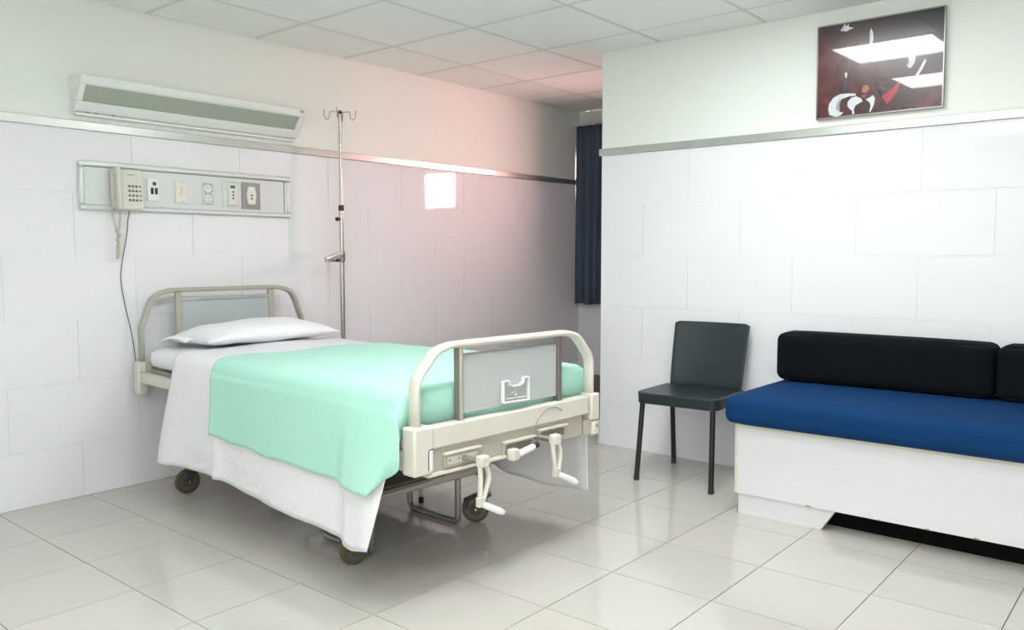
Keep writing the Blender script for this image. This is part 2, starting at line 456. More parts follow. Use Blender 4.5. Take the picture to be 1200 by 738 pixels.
# crank mounts and cranks
def mount(x0_, x1_, zc, n):
    z0, z1 = zc - .026, zc + .026
    o = obj('crank_mount', box(B(), x0_, x1_, FY - .022, FY - .010, z0, z1), 'taupe', bed, bevel=.004)
    obj('mount_slot', box(B(), x0_ + .012, x1_ - .012, FY - .0255, FY - .021, zc - .014, zc + .014), 'cream' if n == 0 else 'post', o, bevel=.003)
    for xx in (x0_ + .02, x0_ + .06):
        obj('screw', lathe(B(), [(.0, -.028), (.004, -.0275), (.004, -.024)], (xx, FY, zc), 'y', 8), 'zinc', o)
    obj('mount_hood', box(B(), x0_ - .004, x1_ + .004, FY - .034, FY - .012, z1 - .004, z1 + .003), 'cream', o, bevel=.001)
    return o
mount(-.345, -.185, .478, 0); mount(-.06, .10, .468, 1); mount(.13, .285, .484, 2)

def crank_down(x, z, length, dx, lean, grip):
    """shaft out of the apron, arm hanging down, white grip towards the viewer's right"""
    t = obj('crank', sweep(B(), [(x - .02, FY - .01, z), (x, FY - .09, z - .004)], .0105, n=12), 'zinc', bed, smooth=True, label='hand crank hanging below the foot rail')
    yy = FY - .10
    obj('crank_head', box(B(), x - .022, x + .018, yy - .018, yy + .014, z - .02, z + .018), 'cream', t, bevel=.006)
    bm = B()
    for sx, k in ((-.014, 1), (.014, .9)):
        pts = smooth_path([(x + sx, yy, z - .012), (x + sx - .002 + (.010 if sx > 0 else 0), yy - .006, z - length * .45), (x + lean + sx * .45, yy - .012, z - length)], 5)
        sweep(bm, pts, .0075, .009, 8, sq=3)
    box(bm, x + lean - .016, x + lean + .012, yy - .022, yy - .002, z - length - .012, z - length + .02)
    obj('crank_arm', bm, 'cream', t, bevel=.002)
    gx = x + lean
    obj('grip', sweep(B(), [(gx, yy - .014, z - length), (gx + dx * .12, yy - .016, z - length - .008), (gx + dx * .85, yy - .022, z - length - .044), (gx + dx, yy - .024, z - length - .052)], .0115, n=12, taper=[.6, 1, 1.05, .75]), 'white_p', t, smooth=True)
    return t
crank_down(-.245, .476, .138, .095, -.020, 1)
crank_down(.13, .488, .125, .10, -.004, 1)
t = obj('crank', sweep(B(), [(-.045, FY - .01, .458), (-.045, FY - .055, .458)], .011, n=12), 'zinc', bed, smooth=True, label='hand crank folded into its mount')
obj('crank_head', box(B(), -.063, -.027, FY - .07, FY - .038, .433, .474), 'cream', t, bevel=.005)
obj('grip', sweep(B(), [(-.024, FY - .056, .451), (-.014, FY - .058, .453), (.052, FY - .058, .464), (.060, FY - .058, .465)], .0125, n=12, taper=[.8, 1, 1, .8]), 'white_p', t, smooth=True)
obj('grip_end', sweep(B(), [(.060, FY - .058, .465), (.080, FY - .056, .469)], .0115, n=12), 'black', t, smooth=True)

# base frame on castors
WX, WF, WR = .325, -1.60, -.25
for s in (-1, 1):
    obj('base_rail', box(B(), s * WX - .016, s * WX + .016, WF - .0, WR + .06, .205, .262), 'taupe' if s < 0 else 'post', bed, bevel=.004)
for y in (WF + .02, WR):
    obj('base_crossbar', sweep(B(), [(-WX - .01, y, .232), (WX + .01, y, .232)], .022, n=14), 'taupe', bed, smooth=True)
for s in (-1, 1):
    for (ya, yb) in ((-1.45, -1.15), (-.4, -.65)):
        obj('lifting_strut', sweep(B(), [(s * .30, ya, .25), (s * .36, yb, .57)], .014, .009, 10, ref=(0, 1, 0), sq=3), 'taupe', bed, smooth=True)
obj('cross_shaft', sweep(B(), [(-.40, -1.75, .50), (.36, -1.75, .50)], .012, n=10), 'zinc', bed, smooth=True)
obj('end_beam', box(B(), -.42, -.05, -1.99, -1.93, .50, .552), 'taupe', bed, bevel=.004)
obj('stop_knob', lathe(B(), [(.001, .405), (.016, .41), (.02, .42), (.014, .435), (.008, .46)], (-.30, FY + .05, 0), 'z', 12), 'black', bed, smooth=True)
for s in (-1, 1):
    obj('screw_spindle', sweep(B(), [(s * .15 - .02, FY + .03, .475), (s * .12, -1.2, .50)], .012, n=10), 'zinc', bed, smooth=True)

def castor(cx, cy, ang, brake):
    c = obj('castor', lathe(B(), [(.013, .125), (.018, .13), (.019, .145), (.019, .152), (.014, .156), (.014, .16), (.020, .163), (.020, .172), (.016, .176), (.016, .215)], (0, 0, 0), 'z', 16), 'chrome', bed, smooth=True)
    c.location = (cx, cy, 0); c.rotation_euler = (0, 0, ang)
    oy = .046                                           # trailing offset along local y, wheel turns about local x
    R = .060
    obj('tyre', lathe(B(), [(.040, -.014), (R - .006, -.014), (R - .001, -.009), (R, 0), (R - .001, .009), (R - .006, .014), (.040, .014)], (0, oy, R), 'x', 32), 'tyre', c, smooth=True)
    obj('hub', lathe(B(), [(.0, -.0175), (.009, -.017), (.012, -.012), (.026, -.011), (.029, -.0155), (.042, -.0155), (.044, -.008), (.044, .008), (.042, .0155), (.029, .0155), (.026, .011), (.012, .012), (.009, .017), (.0, .0175)], (0, oy, R), 'x', 28), 'hub', c, smooth=True)
    bm = B()
    for sd in (-1, 1):
        P0 = [(sd * .021, -.018, .124), (sd * .021, .05, .116), (sd * .021, oy + .014, R - .004), (sd * .021, oy - .012, R + .002)]
        a = [bm.verts.new(p) for p in P0]; b = [bm.verts.new((p[0] + sd * .003, p[1], p[2])) for p in P0]
        bm.faces.new(a); bm.faces.new(b)
        for k in range(4): bm.faces.new((a[k], a[(k + 1) % 4], b[(k + 1) % 4], b[k]))
    box(bm, -.024, .024, -.022, .042, .118, .127)
    obj('fork', bm, 'forkm', c)
    obj('axle', lathe(B(), [(.0, -.030), (.006, -.029), (.007, -.024), (.007, .024), (.006, .029), (.0, .030)], (0, oy, R), 'x', 10), 'chrome', c, smooth=True)
    if brake:
        bm = B()
        P0 = [(-.03, .085), (.042, .135), (.03, .10), (.05, .07), (.075, .055)]
        pr = [(-.014, .120), (.052, .122), (.098, .100), (.088, .062), (.078, .06), (.070, .095), (.045, .112), (-.014, .110)]
        a = [bm.verts.new((-.020, y_, z_)) for y_, z_ in pr]; b = [bm.verts.new((.020, y_, z_)) for y_, z_ in pr]
        bm.faces.new(a); bm.faces.new(b)
        for k in range(len(pr)): bm.faces.new((a[k], a[(k + 1) % len(pr)], b[(k + 1) % len(pr)], b[k]))
        obj('brake_pedal', bm, 'black', c, bevel=.002)
    return c
CP = ((WX + .015, WF - .015), (-WX + .018, WF - .01), (-WX + .015, WR), (WX, WR))
castor(*CP[0], .80, True)
castor(*CP[1], 1.5, True)
castor(*CP[2], 1.5, False)
castor(*CP[3], .6, False)
for (cx, cy) in CP:
    obj('castor_post', lathe(B(), [(.018, .175), (.021, .18), (.021, .262), (.017, .266)], (cx, cy, 0), 'z', 16), 'taupe', bed, smooth=True)

# ------------------------------------------------------------------ bedding
def placed(o):
    o.location = BED; o.rotation_euler = (0, 0, BR); return o

MT, MBZ = .708, .598
def hump(x, n=4): return 1 - abs(x) ** n
bm = B()
P = []
NX, NY = 30, 60
def mattress_pt(u, v):
    pass
# mattress: rounded slab
prof = []
rr = .045
for k in range(28):
    an = 2 * PI * k / 28
    cx, sx = math.cos(an), math.sin(an)
    prof.append((math.copysign(abs(cx) ** .28, cx) * .452, math.copysign(abs(sx) ** .55, sx)))
rings = []
ys = [-.055, -.058, -.068, -.085, -.11] + [-.2 - .1 * k for k in range(18)] + [-1.98, -2.005, -2.022, -2.03, -2.032]
for i, y in enumerate(ys):
    e = min(i, len(ys) - 1 - i); k = [.0, .55, .8, .94, 1][min(e, 4)]
    kx = [.86, .94, .97, .99, 1][min(e, 4)]
    ring = [bm.verts.new((px * kx, y, (MT + MBZ) / 2 + pz * (MT - MBZ) / 2 * max(k, .3) + (.004 * math.sin(px * 9 + y * 5) if pz > 0 else 0))) for px, pz in prof]
    rings.append(ring)
for i in range(len(rings) - 1):
    for j in range(28): bm.faces.new((rings[i][j], rings[i][(j + 1) % 28], rings[i + 1][(j + 1) % 28], rings[i + 1][j]))
bm.faces.new(rings[0]); bm.faces.new(rings[-1])
mt = placed(obj('mattress', bm, 'sheet', smooth='all'))
tag(mt, 'mattress in a white fitted cover, its rounded corner showing beside the headboard', 'mattress')

def drape(name, m, y0f, yend, zLf, zRf, off, flareL, flareR, wav, seed, ny=90, footdrop=.0, thick=.003, endL=None):
    """cloth over the mattress: across s, along y. y0f(x)= head edge, zLf(y)= left hem height."""
    rnd = random.Random(3); ph = [rnd.uniform(0, 6.28) for _ in range(8)]
    top = MT + off
    hw = .484 + off
    P = []
    nd = 22; nt = 30
    S = []       # (kind, t)
    for k in range(nd): S.append(('L', 1 - k / nd))
    for k in range(7): S.append(('CL', k / 7))
    for k in range(nt + 1): S.append(('T', k / nt))
    for k in range(1, 8): S.append(('CR', k / 7))
    for k in range(1, nd + 1): S.append(('R', k / nd))
    R = .06
    foot = [(0, 0)] * 0
    rows = [(k / ny, 0.0) for k in range(ny + 1)]
    nf = 6
    for r_i in range(ny + 1 + nf):
        v = min(r_i / ny, 1.0); fd = max(0, (r_i - ny) / nf)
        row = []
        for kind, t in S:
            xs = {'L': -hw, 'CL': -hw + R * t, 'T': lerp(-hw + R, hw - R, t), 'CR': hw - R + R * t, 'R': hw}[kind]
            ya = y0f(xs, t if kind == 'L' else 0)
            ye = yend - (.012 * math.sin(xs * 7 + ph[0]))
            y = lerp(ya, ye, v)
            dz = 0
            if fd > 0:
                an = fd * PI / 2; y = ye - .035 * math.sin(an); dz = -.035 * (1 - math.cos(an))
                if fd == 1: dz -= footdrop
            zT = top + .004 * math.sin(5 * y + ph[1]) + .003 * math.sin(11 * xs + 4 * y + ph[2])
            if kind == 'T': p = (xs, y, zT + dz + .006 * (1 - (xs / hw) ** 2))
            elif kind in ('CL', 'CR'):
                an = (t if kind == 'CR' else 1 - t) * PI / 2; sg = 1 if kind == 'CR' else -1
                p = (sg * (hw - R + R * math.sin(an)), y, zT - R * (1 - math.cos(an)) + dz)
            else:
                sg = -1 if kind == 'L' else 1
                zf = zLf if sg < 0 else zRf
                fl_ = flareL if sg < 0 else flareR
                tt = t
                if endL and sg < 0: y = endL(y, tt, v, fd)
                zb = zf(y, v)
                z = lerp(top - R + dz, zb, tt)
                fold = wav * tt ** 1.2 * (.45 * math.sin(6.3 * y + ph[3]) + .35 * math.sin(13 * y + ph[4] + 2 * tt) + .2 * math.sin(29 * y + ph[5]))
                bulge = 0
                p = (sg * (hw + fl_(y, tt) + fold), y, z)
            row.append(Vector(p))
        P.append(row)
    bm = B(); grid_mesh(bm, P)
    o = obj(name, bm, m, smooth='all', solid=thick)
    return placed(o)

# flat sheet
def sheet_y0(x, t): return -.30 - (.10 if x < -.3 else .0) * (1 - t) + .08 * t * 0 - (0.0)
def sh_zL(y, v):
    return interp(-y, [.28, .5, .8, 1.15, 1.46, 1.71, 1.82, 1.95, 2.05], [.193, .205, .212, .192, .176, .170, .158, .182, .20])
def sh_zR(y, v):
    return interp(-y, [.28, 1.5, 1.62, 1.82, 2.04], [.20, .21, .185, .165, .185])
def sh_fl(y, t):
    corner = .045 * math.exp(-((y + 1.93) / .10) ** 2) * t ** 1.0
    crease = .030 * (1 / (1 + math.exp((y + 1.76) / .012))) * t
    head = .02 * math.exp(-((y + .36) / .14) ** 2) * t
    return .012 * t + corner * .5 + crease + head + .018 * math.exp(-((y + .83) / .02) ** 2) * t
def sh_end(y, t, v, fd): return y + (v ** 6) * .10 * t
sh = drape('flat_sheet', 'sheet', lambda x, t: (-.42 + .13 * t) if x < -.3 else -.38, -2.02, sh_zL, sh_zR, .005, sh_fl, lambda y, t: .02 * t + .02 * t * math.sin(9 * y), .010, 3, endL=sh_end)
tag(sh, 'white flat sheet hanging low over both sides of the bed under the mint blanket', 'sheet')
# blanket
def bk_zL(y, v):
    return interp(-y, [.8, 1.16, 1.47, 1.74, 1.95, 2.08], [.400, .388, .382, .378, .374, .372]) + .004 * math.sin(21 * y)
def bk_fl(y, t):
    return sh_fl(y, t * .62) + .006 + .006 * t + .010 * (1 / (1 + math.exp((y + 1.78) / .012))) * t
def bk_end(y, t, v, fd): return y - (v ** 8) * .035 * math.sin(min(t * 1.6, 1) * PI) + (v ** 5) * .10 * t ** 2
bk = drape('blanket', 'mint', lambda x, t: -.80 + .012 * math.sin(14 * x) + (-.012 * t if x < 0 else 0), -2.03, bk_zL, lambda y, v: .415, .015, bk_fl, lambda y, t: .03 * t, .006, 5, footdrop=.10, thick=.005, endL=bk_end)
tag(bk, 'mint green blanket spread over the lower part of the bed', 'blanket')

# pillow
bm = B(); n = 36; hx, hy, hz = .385, .215, .062
for side in (1, -1):
    P = []
    for i in range(n + 1):
        row = []
        for j in range(n + 1):
            u, v = -1 + 2 * i / n, -1 + 2 * j / n
            pinch = 1 - .09 * (1 - abs(v) ** 2) * abs(u) ** 6
            pinch2 = 1 - .12 * (1 - abs(u) ** 2) * abs(v) ** 6
            th = (max(0, 1 - abs(u) ** 2.6) ** .55) * (max(0, 1 - abs(v) ** 2.2) ** .6)
            z = side * hz * th + .004 * math.sin(7 * u + 3 * v) * th + .006 * math.sin(4 * v - 9 * u) * abs(u) * th
            row.append(Vector((u * hx * pinch, v * hy * pinch2, z - (.020 * abs(u) ** 3 if 1 else 0) - (.012 * max(0, -v) ** 2))))
        P.append(row)
    grid_mesh(bm, P)
bmesh.ops.remove_doubles(bm, verts=bm.verts, dist=.0015)
pw = obj('pillow', bm, 'pillow', smooth='all')
bw = math.cos(BR), math.sin(BR)
def bedw(x, y, z): return (BED[0] + bw[0] * x - bw[1] * y, BED[1] + bw[1] * x + bw[0] * y, z)
pw.location = bedw(.012, -.275, MT + .068); pw.rotation_euler = (-.06, .0, BR + .05)
tag(pw, 'plump white pillow lying at the head of the bed', 'pillow')
bm = B()
P = []
for i in range(9):
    P.append([Vector((lerp(-.06, .06, i / 8), lerp(-.1, .1, j / 8), .028 * math.cos(PI * (j - 4) / 9) * (1 - i / 9 * .2) + .006 * math.sin(i))) for j in range(9)])
grid_mesh(bm, P); fo = obj('pillowcase_flap', bm, 'pillow', pw, smooth='all', solid=.006); fo.location = (-.352, .09, -.02); fo.rotation_euler = (0, -.25, .2)

# ------------------------------------------------------------------ step stool under the bed
st = thing('step_stool', 'low step stool with grey tube loop legs standing under the foot half of the bed', 'stool', (1.23, -1.41, 0), -.0)
for dx in (0, -.485):
    pts = [(dx + .02, .17, .235), (dx + .018, .17, .05), (dx + .016, .155, .022), (dx + .010, .12, .012), (dx - .004, -.12, .012), (dx - .008, -.15, .02), (dx - .010, -.162, .045), (dx - .010, -.162, .235)]
    obj('leg', sweep(B(), smooth_path(pts, 4), .0135, n=12, ref=(1, 0, 0)), 'zinc', st, smooth=True)
obj('step_board', box(B(), -.51, .04, -.19, .20, .235, .252), 'post', st, bevel=.004)
lg = obj('prop_leg', sweep(B(), [(.115, .195, .025), (.115, .195, .24)], .010, n=12), 'cream', st, smooth=True)
obj('rubber_foot', lathe(B(), [(.012, 0), (.013, .004), (.012, .028), (.010, .03)], (.115, .195, 0), 'z', 12), 'black', lg, smooth=True)
obj('prop_arm', sweep(B(), [(.03, .17, .228), (.115, .195, .238)], .008, n=8), 'zinc', st, smooth=True)

# ------------------------------------------------------------------ infusion stand behind the bed
iv = thing('infusion_stand', 'tall thin chrome infusion stand with four hooks behind the bed', 'stand', (1.850, -.02, 0))
obj('pole', sweep(B(), [(0, 0, .06), (0, 0, 1.46)], .0135, n=14), 'steel', iv, smooth=True)
obj('upper_pole', sweep(B(), [(0, 0, 1.43), (0, 0, 2.005)], .0095, n=14), 'steel', iv, smooth=True)
obj('collar', lathe(B(), [(.014, 1.425), (.017, 1.428), (.017, 1.455), (.012, 1.46)], (0, 0, 0), 'z', 14), 'black', iv, smooth=True)
kn = obj('knob', lathe(B(), [(.001, -.040), (.010, -.039), (.013, -.033), (.013, -.026), (.005, -.022), (.005, -.012)], (0, 0, 1.375), 'x', 14), 'black', iv, smooth=True)
for k in range(2):
    an = .35 + k * PI / 2 + .45
    for s in (-1, 1):
        u = Vector((math.cos(an) * s, math.sin(an) * s * .85, 0))
        q = lambda r, z: u * r + Vector((0, 0, z))
        pts = smooth_path([q(0, 2.005), q(.052, 2.008), q(.064, 2.0), q(.066, 1.972), q(.078, 1.962), q(.094, 1.972), q(.10, 2.0), q(.10, 2.02)], 5)
        obj('hook', sweep(B(), pts, .0026, n=8, ref=(0, 0, 1)), 'zinc', iv, smooth=True)
obj('pole_cap', lathe(B(), [(.011, 1.995), (.013, 2.0), (.012, 2.012), (.004, 2.016)], (0, 0, 0), 'z', 12), 'black', iv, smooth=True)
ar = obj('bracket_arm', sweep(B(), [(.012, 0, 1.172), (-.03, -.02, 1.168), (-.175, -.07, 1.135)], .008, .016, 10, ref=(0, 0, 1), sq=3), 'alu_l', iv, bevel=.001)
obj('bracket_brace', sweep(B(), [(.0, 0, 1.13), (-.09, -.045, 1.128), (-.175, -.07, 1.128)], .005, .006, 8, ref=(0, 0, 1)), 'steel', iv, smooth=True)
obj('bracket_knob', lathe(B(), [(.001, -.02), (.011, -.018), (.011, -.004), (.004, 0)], (-.075, -.045, 1.132), 'y', 12), 'black', iv, smooth=True)
obj('bracket_clamp', lathe(B(), [(.015, 1.12), (.019, 1.125), (.019, 1.178), (.015, 1.182)], (0, 0, 0), 'z', 12), 'steel', iv, smooth=True)
for k in range(5):
    an = 2 * PI * k / 5 + .3
    e = Vector((math.cos(an) * .20, math.sin(an) * (.11 if math.sin(an) > 0 else .20), 0))
    if e.y > .11: e.y = .11
    l = obj('leg', sweep(B(), [(0, 0, .10), tuple(e * .5 + Vector((0, 0, .085))), tuple(e + Vector((0, 0, .055)))], .011, n=8, ref=(0, 0, 1)), 'steel', iv, smooth=True)
    obj('wheel', lathe(B(), [(.0, -.009), (.022, -.009), (.025, -.005), (.025, .005), (.022, .009), (.0, .009)], (e.x, e.y, .025), 'y', 16), 'black', l, smooth=True)

# ------------------------------------------------------------------ over-bed lamp
lp = thing('bed_lamp', 'long white wall lamp with unlit grey diffuser above the bed', 'lamp', (1.0, WA, 1.9))
LX0, LX1 = -.618, .615
prof = [(0, .090), (-.118, .094), (-.126, .088), (-.122, .060), (-.040, -.058), (-.030, -.066), (0, -.070)]
def prism(bm, prof, xa, xb, inset=0):
    a = [bm.verts.new((xa, y, z)) for y, z in prof]; b = [bm.verts.new((xb, y, z)) for y, z in prof]
    bm.faces.new(a); bm.faces.new(b); n = len(prof)
    for k in range(n): bm.faces.new((a[k], a[(k + 1) % n], b[(k + 1) % n], b[k]))
    return bm
# housing with an open slot in the sloped face: upper body, lower body, end caps
yz = lambda t: (lerp(-.122, -.040, t), lerp(.060, -.058, t))
s0, s1 = yz(.07), yz(.70)
up = [(0, .090), (-.118, .094), (-.126, .088), (-.122, .060), s0, (s0[0] + .03, s0[1] - .012), (0, .02)]
lo = [(s1[0] + .026, s1[1] + .008), s1, (-.040, -.058), (-.030, -.066), (0, -.070), (0, -.02)]
bm = B(); prism(bm, up, LX0, LX1); prism(bm, lo, LX0, LX1)
mid = [(0, .02), (s0[0] + .03, s0[1] - .012), s0, s1, (s1[0] + .026, s1[1] + .008), (0, -.02)]
prism(bm, mid, LX0, LX0 + .028); prism(bm, mid, LX1 - .03, LX1)
obj('housing', bm, 'lampw', lp, bevel=.004)
d0 = (s0[0] + .010, s0[1] - .004); d1 = (s1[0] + .010, s1[1] + .004)
bm = B(); prism(bm, [d0, d1, (d1[0] + .004, d1[1] + .004), (d0[0] + .004, d0[1])], LX0 + .026, LX1 - .028)
obj('diffuser', bm, 'diff', lp, label='grey unlit prismatic diffuser')
bm = B(); box(bm, LX0 + .01, LX1 - .01, -.03, 0, -.083, -.070)
obj('lower_rail', bm, 'lampw', lp, bevel=.003)
bm = B(); box(bm, LX1 - .040, LX1 - .008, -.1275, -.1262, .066, .084)
sk = obj('sticker', bm, 'alu_l', lp)
for k in range(3): obj('sticker_print', box(B(), LX1 - .037, LX1 - .011, -.1280, -.1274, .070 + k * .004, .0718 + k * .004), 'key', sk)
for x in (-.56, -.52, -.44): obj('vent_hole', box(B(), x, x + .012, -.034, -.028, -.0675, -.0655), 'key', lp)
obj('back_plate', box(B(), LX0 - .004, LX1 + .002, -.006, .003, -.078, .094), 'paint', lp)

# ------------------------------------------------------------------ service panel
sp = thing('service_panel', 'long metal-framed electrical service panel on the tiles over the bed', 'panel', (.99, WA, 1.494))
px0, px1, pz0, pz1 = -.592, .592, -.118, .117
fb = .027
for nm, (a, b, c_, d_) in dict(t=(px0, px1, pz1 - fb, pz1), b=(px0, px1, pz0, pz0 + fb), l=(px0, px0 + fb, pz0 + fb, pz1 - fb), r=(px1 - fb, px1, pz0 + fb, pz1 - fb)).items():
    bm = B(); box(bm, a, b, -.022, 0, c_, d_)
    obj('frame_bar', bm, 'alu_l', sp, bevel=.007, segs=1)
obj('face_plate', box(B(), px0 + fb - .002, px1 - fb - .018, -.012, 0, pz0 + fb - .002, pz1 - fb - .003), 'alu_panel', sp)
obj('end_plate', box(B(), px1 - fb - .014, px1 - fb + .002, -.008, 0, pz0 + fb, pz1 - fb), 'alu_l', sp)
obj('end_gap', box(B(), px1 - fb - .018, px1 - fb - .014, -.0125, -.001, pz0 + fb, pz1 - fb), 'key', sp)
obj('top_gap', box(B(), px0 + fb, px1 - fb, -.0125, -.001, pz1 - fb - .003, pz1 - fb), 'key', sp)
def plate(name, xa, xb, za, zb, m, label, y=-.02):
    return obj(name, box(B(), xa - .99, xb - .99, y, -.011, za - 1.494, zb - 1.494), m, sp, bevel=.002, label=label)
S = lambda x: x - .99
Z = lambda z: z - 1.494
# small round and double slot socket
o = plate('data_socket', .729, .792, 1.434, 1.546, 'white_p', 'white socket plate with two black slots')
obj('round_port', lathe(B(), [(0, -.022), (.010, -.0215), (.010, -.019)], (S(.765), 0, Z(1.521)), 'y', 16), 'key', o)
for x in (.753, .774): obj('slot', box(B(), S(x) - .007, S(x) + .007, -.0215, -.019, Z(1.468), Z(1.500)), 'black', o)
o = plate('light_switch', .877, .944, 1.430, 1.545, 'ivory', 'ivory switch plate')
obj('toggle', box(B(), S(.906), S(.914), -.026, -.019, Z(1.470), Z(1.505)), 'ivory', o, bevel=.001)
obj('toggle_frame', box(B(), S(.903), S(.920), -.0208, -.0195, Z(1.505), Z(1.5065)), 'key', o)
for z in (1.538, 1.438): obj('screw', lathe(B(), [(0, -.0215), (.003, -.021), (.003, -.019)], (S(.911), 0, Z(z)), 'y', 8), 'zinc', o)
o = plate('power_outlet', 1.030, 1.087, 1.431, 1.543, 'chrome', 'duplex outlet in a shiny metal plate')
for z in (1.515, 1.462):
    f = obj('receptacle', lathe(B(), [(0, -.025), (.019, -.0245), (.021, -.019)], (S(1.058), 0, Z(z)), 'y', 18), 'white_p', o)
    for dx in (-.007, .007): obj('slot', box(B(), S(1.058) + dx - .0015, S(1.058) + dx + .0015, -.0257, -.0245, Z(z) - .002, Z(z) + .009), 'key', f)
    obj('earth_hole', lathe(B(), [(0, -.0257), (.003, -.0256), (.003, -.0245)], (S(1.058), 0, Z(z) - .009), 'y', 8), 'key', f)
o = plate('gas_outlet', 1.146, 1.258, 1.421, 1.563, 'alu_panel', 'gas outlet with a green label', -.018)
i1 = obj('inner_plate', box(B(), S(1.175), S(1.232), -.026, -.017, Z(1.434), Z(1.552)), 'ivory', o, bevel=.006)
obj('green_badge', box(B(), S(1.186), S(1.216), -.028, -.0255, Z(1.524), Z(1.540)), 'green', i1, bevel=.002)
for z in (1.505, 1.488, 1.470): obj('port', lathe(B(), [(0, -.028), (.005, -.0275), (.005, -.0255)], (S(1.203), 0, Z(z)), 'y', 10), 'key', i1)
for z in (1.428, 1.556): obj('score_line', box(B(), S(1.160), S(1.245), -.0188, -.0178, Z(z), Z(z + .002)), 'greypl', o)
o = plate('vacuum_outlet', 1.262, 1.378, 1.416, 1.563, 'greypl', 'gas outlet on a dark grey plate', -.019)
bm = B(); pr = [(-.022, -.05), (.022, -.05), (.030, -.005), (.030, .01), (.022, .048), (-.022, .048), (-.030, .01), (-.030, -.005)]
a = [bm.verts.new((S(1.318) + x, -.027, Z(1.492) + z)) for x, z in pr]; b = [bm.verts.new((S(1.318) + x, -.018, Z(1.492) + z)) for x, z in pr]
bm.faces.new(a); bm.faces.new(b)
for k in range(8): bm.faces.new((a[k], a[(k + 1) % 8], b[(k + 1) % 8], b[k]))
i1 = obj('inner_plate', bm, 'ivory', o, bevel=.003)
obj('white_badge', box(B(), S(1.305), S(1.329), -.029, -.0265, Z(1.520), Z(1.536)), 'white_p', i1, bevel=.003)
for z in (1.492, 1.474): obj('port', lathe(B(), [(0, -.029), (.0055, -.0285), (.0055, -.0265)], (S(1.318), 0, Z(z)), 'y', 10), 'key', i1)
obj('score_line', box(B(), S(1.288), S(1.350), -.0205, -.0188, Z(1.430), Z(1.432)), 'key', o)

# ------------------------------------------------------------------ telephone on the panel
ph = thing('telephone', 'beige push-button telephone hung on the left end of the service panel', 'telephone', (.605, WA - .0225, 1.483))
bm = B(); prism(bm, [(0, .095), (-.030, .098), (-.040, .090), (-.052, -.096), (-.044, -.102), (0, -.102)], -.030, .078)
body = obj('body', bm, 'phonel', ph, bevel=.005)
bm = B(); prism(bm, [(0, .092), (-.022, .092), (-.028, -.098), (0, -.100)], -.064, -.030)
obj('cradle', bm, 'phone', ph, bevel=.004)
def hs_y(z): return -.045 - .010 * math.sin((z + .1) / .2 * PI) * -1
pts = [(-.049, -.052, .100), (-.049, -.056, .088), (-.049, -.062, .06), (-.049, -.066, 0), (-.049, -.066, -.06), (-.049, -.064, -.088), (-.049, -.060, -.100)]
obj('handset', sweep(B(), pts, .0115, .013, 12, ref=(0, 1, 0), sq=3.5, taper=[.8, 1, .92, .9, .92, 1, .8]), 'phonel', ph, bevel=.002)
bm = B(); box(bm, -.061, -.036, -.055, -.022, .060, .098); box(bm, -.061, -.036, -.055, -.025, -.098, -.060)
obj('handset_cup', bm, 'phone', ph, bevel=.004)
for r in range(4):
    for c_ in range(4):
        z = -.052 + .0225 * (3 - r) - .002; x = .002 + .0175 * c_
        y = lerp(-.052, -.040, (z + .096) / .186) - .001
        kk = obj('key', lathe(B(), [(0, -.004), (.0055 if c_ < 3 else .0035, -.0035), (.006 if c_ < 3 else .004, .002)], (x + .008, y, z), 'y', 10), 'key', ph)
        if c_ < 3: obj('key_mark', box(B(), x + .006, x + .010, y - .0046, y - .0038, z - .0015, z + .0015), 'white_p', kk)
obj('name_strip', box(B(), .004, .040, -.0425, -.0405, .068, .0705), 'key', ph)
# coiled handset cord hanging down
def coil(path, r, turns, wire):
    path = smooth_path(path, 8); n = turns * 9; pts = []
    for i in range(n + 1):
        t = i / n * (len(path) - 1); k = min(int(t), len(path) - 2); p = path[k].lerp(path[k + 1], t - k)
        an = 2 * PI * turns * i / n
        pts.append(p + Vector((r * math.cos(an), r * math.sin(an), .0)))
    return sweep(B(), pts, wire, n=5, ref=(0, 0, 1))
obj('coiled_cord', coil([(-.068, -.030, -.09), (-.070, -.030, -.13), (-.055, -.030, -.19), (-.046, -.030, -.24), (-.052, -.030, -.29), (-.050, -.028, -.335), (-.044, -.026, -.33), (-.040, -.026, -.28), (-.044, -.026, -.225), (-.034, -.028, -.17), (-.030, -.030, -.11)], .0062, 60, .0019), 'phone', ph, smooth=True)
bm = B(); obj('cord_knot', coil([(-.058, -.03, -.205), (-.036, -.034, -.225), (-.055, -.036, -.245), (-.040, -.03, -.262)], .006, 10, .002), 'phone', ph, smooth=True)
# thin grey line running down the wall to the bed
y = WA - .006
pts = smooth_path([(.632, y - .02, 1.380), (.632, y, 1.34), (.624, y, 1.263), (.600, y, 1.15), (.590, y, 1.09), (.588, y, 1.02), (.606, y, .90), (.630, y, .78), (.640, y, .70), (.644, y - .01, .62), (.650, y - .02, .54)], 6)
cb = obj('telephone_cable', sweep(B(), pts, .0022, n=6, ref=(0, 1, 0)), 'cable', smooth=True)
tag(cb, 'thin grey cable running down the tiles from the telephone to the headboard', 'cable')

# ------------------------------------------------------------------ picture on the right wall
PCY, PCZ = -2.757, 2.060
PW, PH = .577, .452
pic = thing('framed_picture', 'dark red abstract picture in a thin silver frame, high on the right wall', 'picture', (WB - .004, PCY, PCZ - PH / 2), 0)
pic.rotation_euler = (0, -.012, 0)
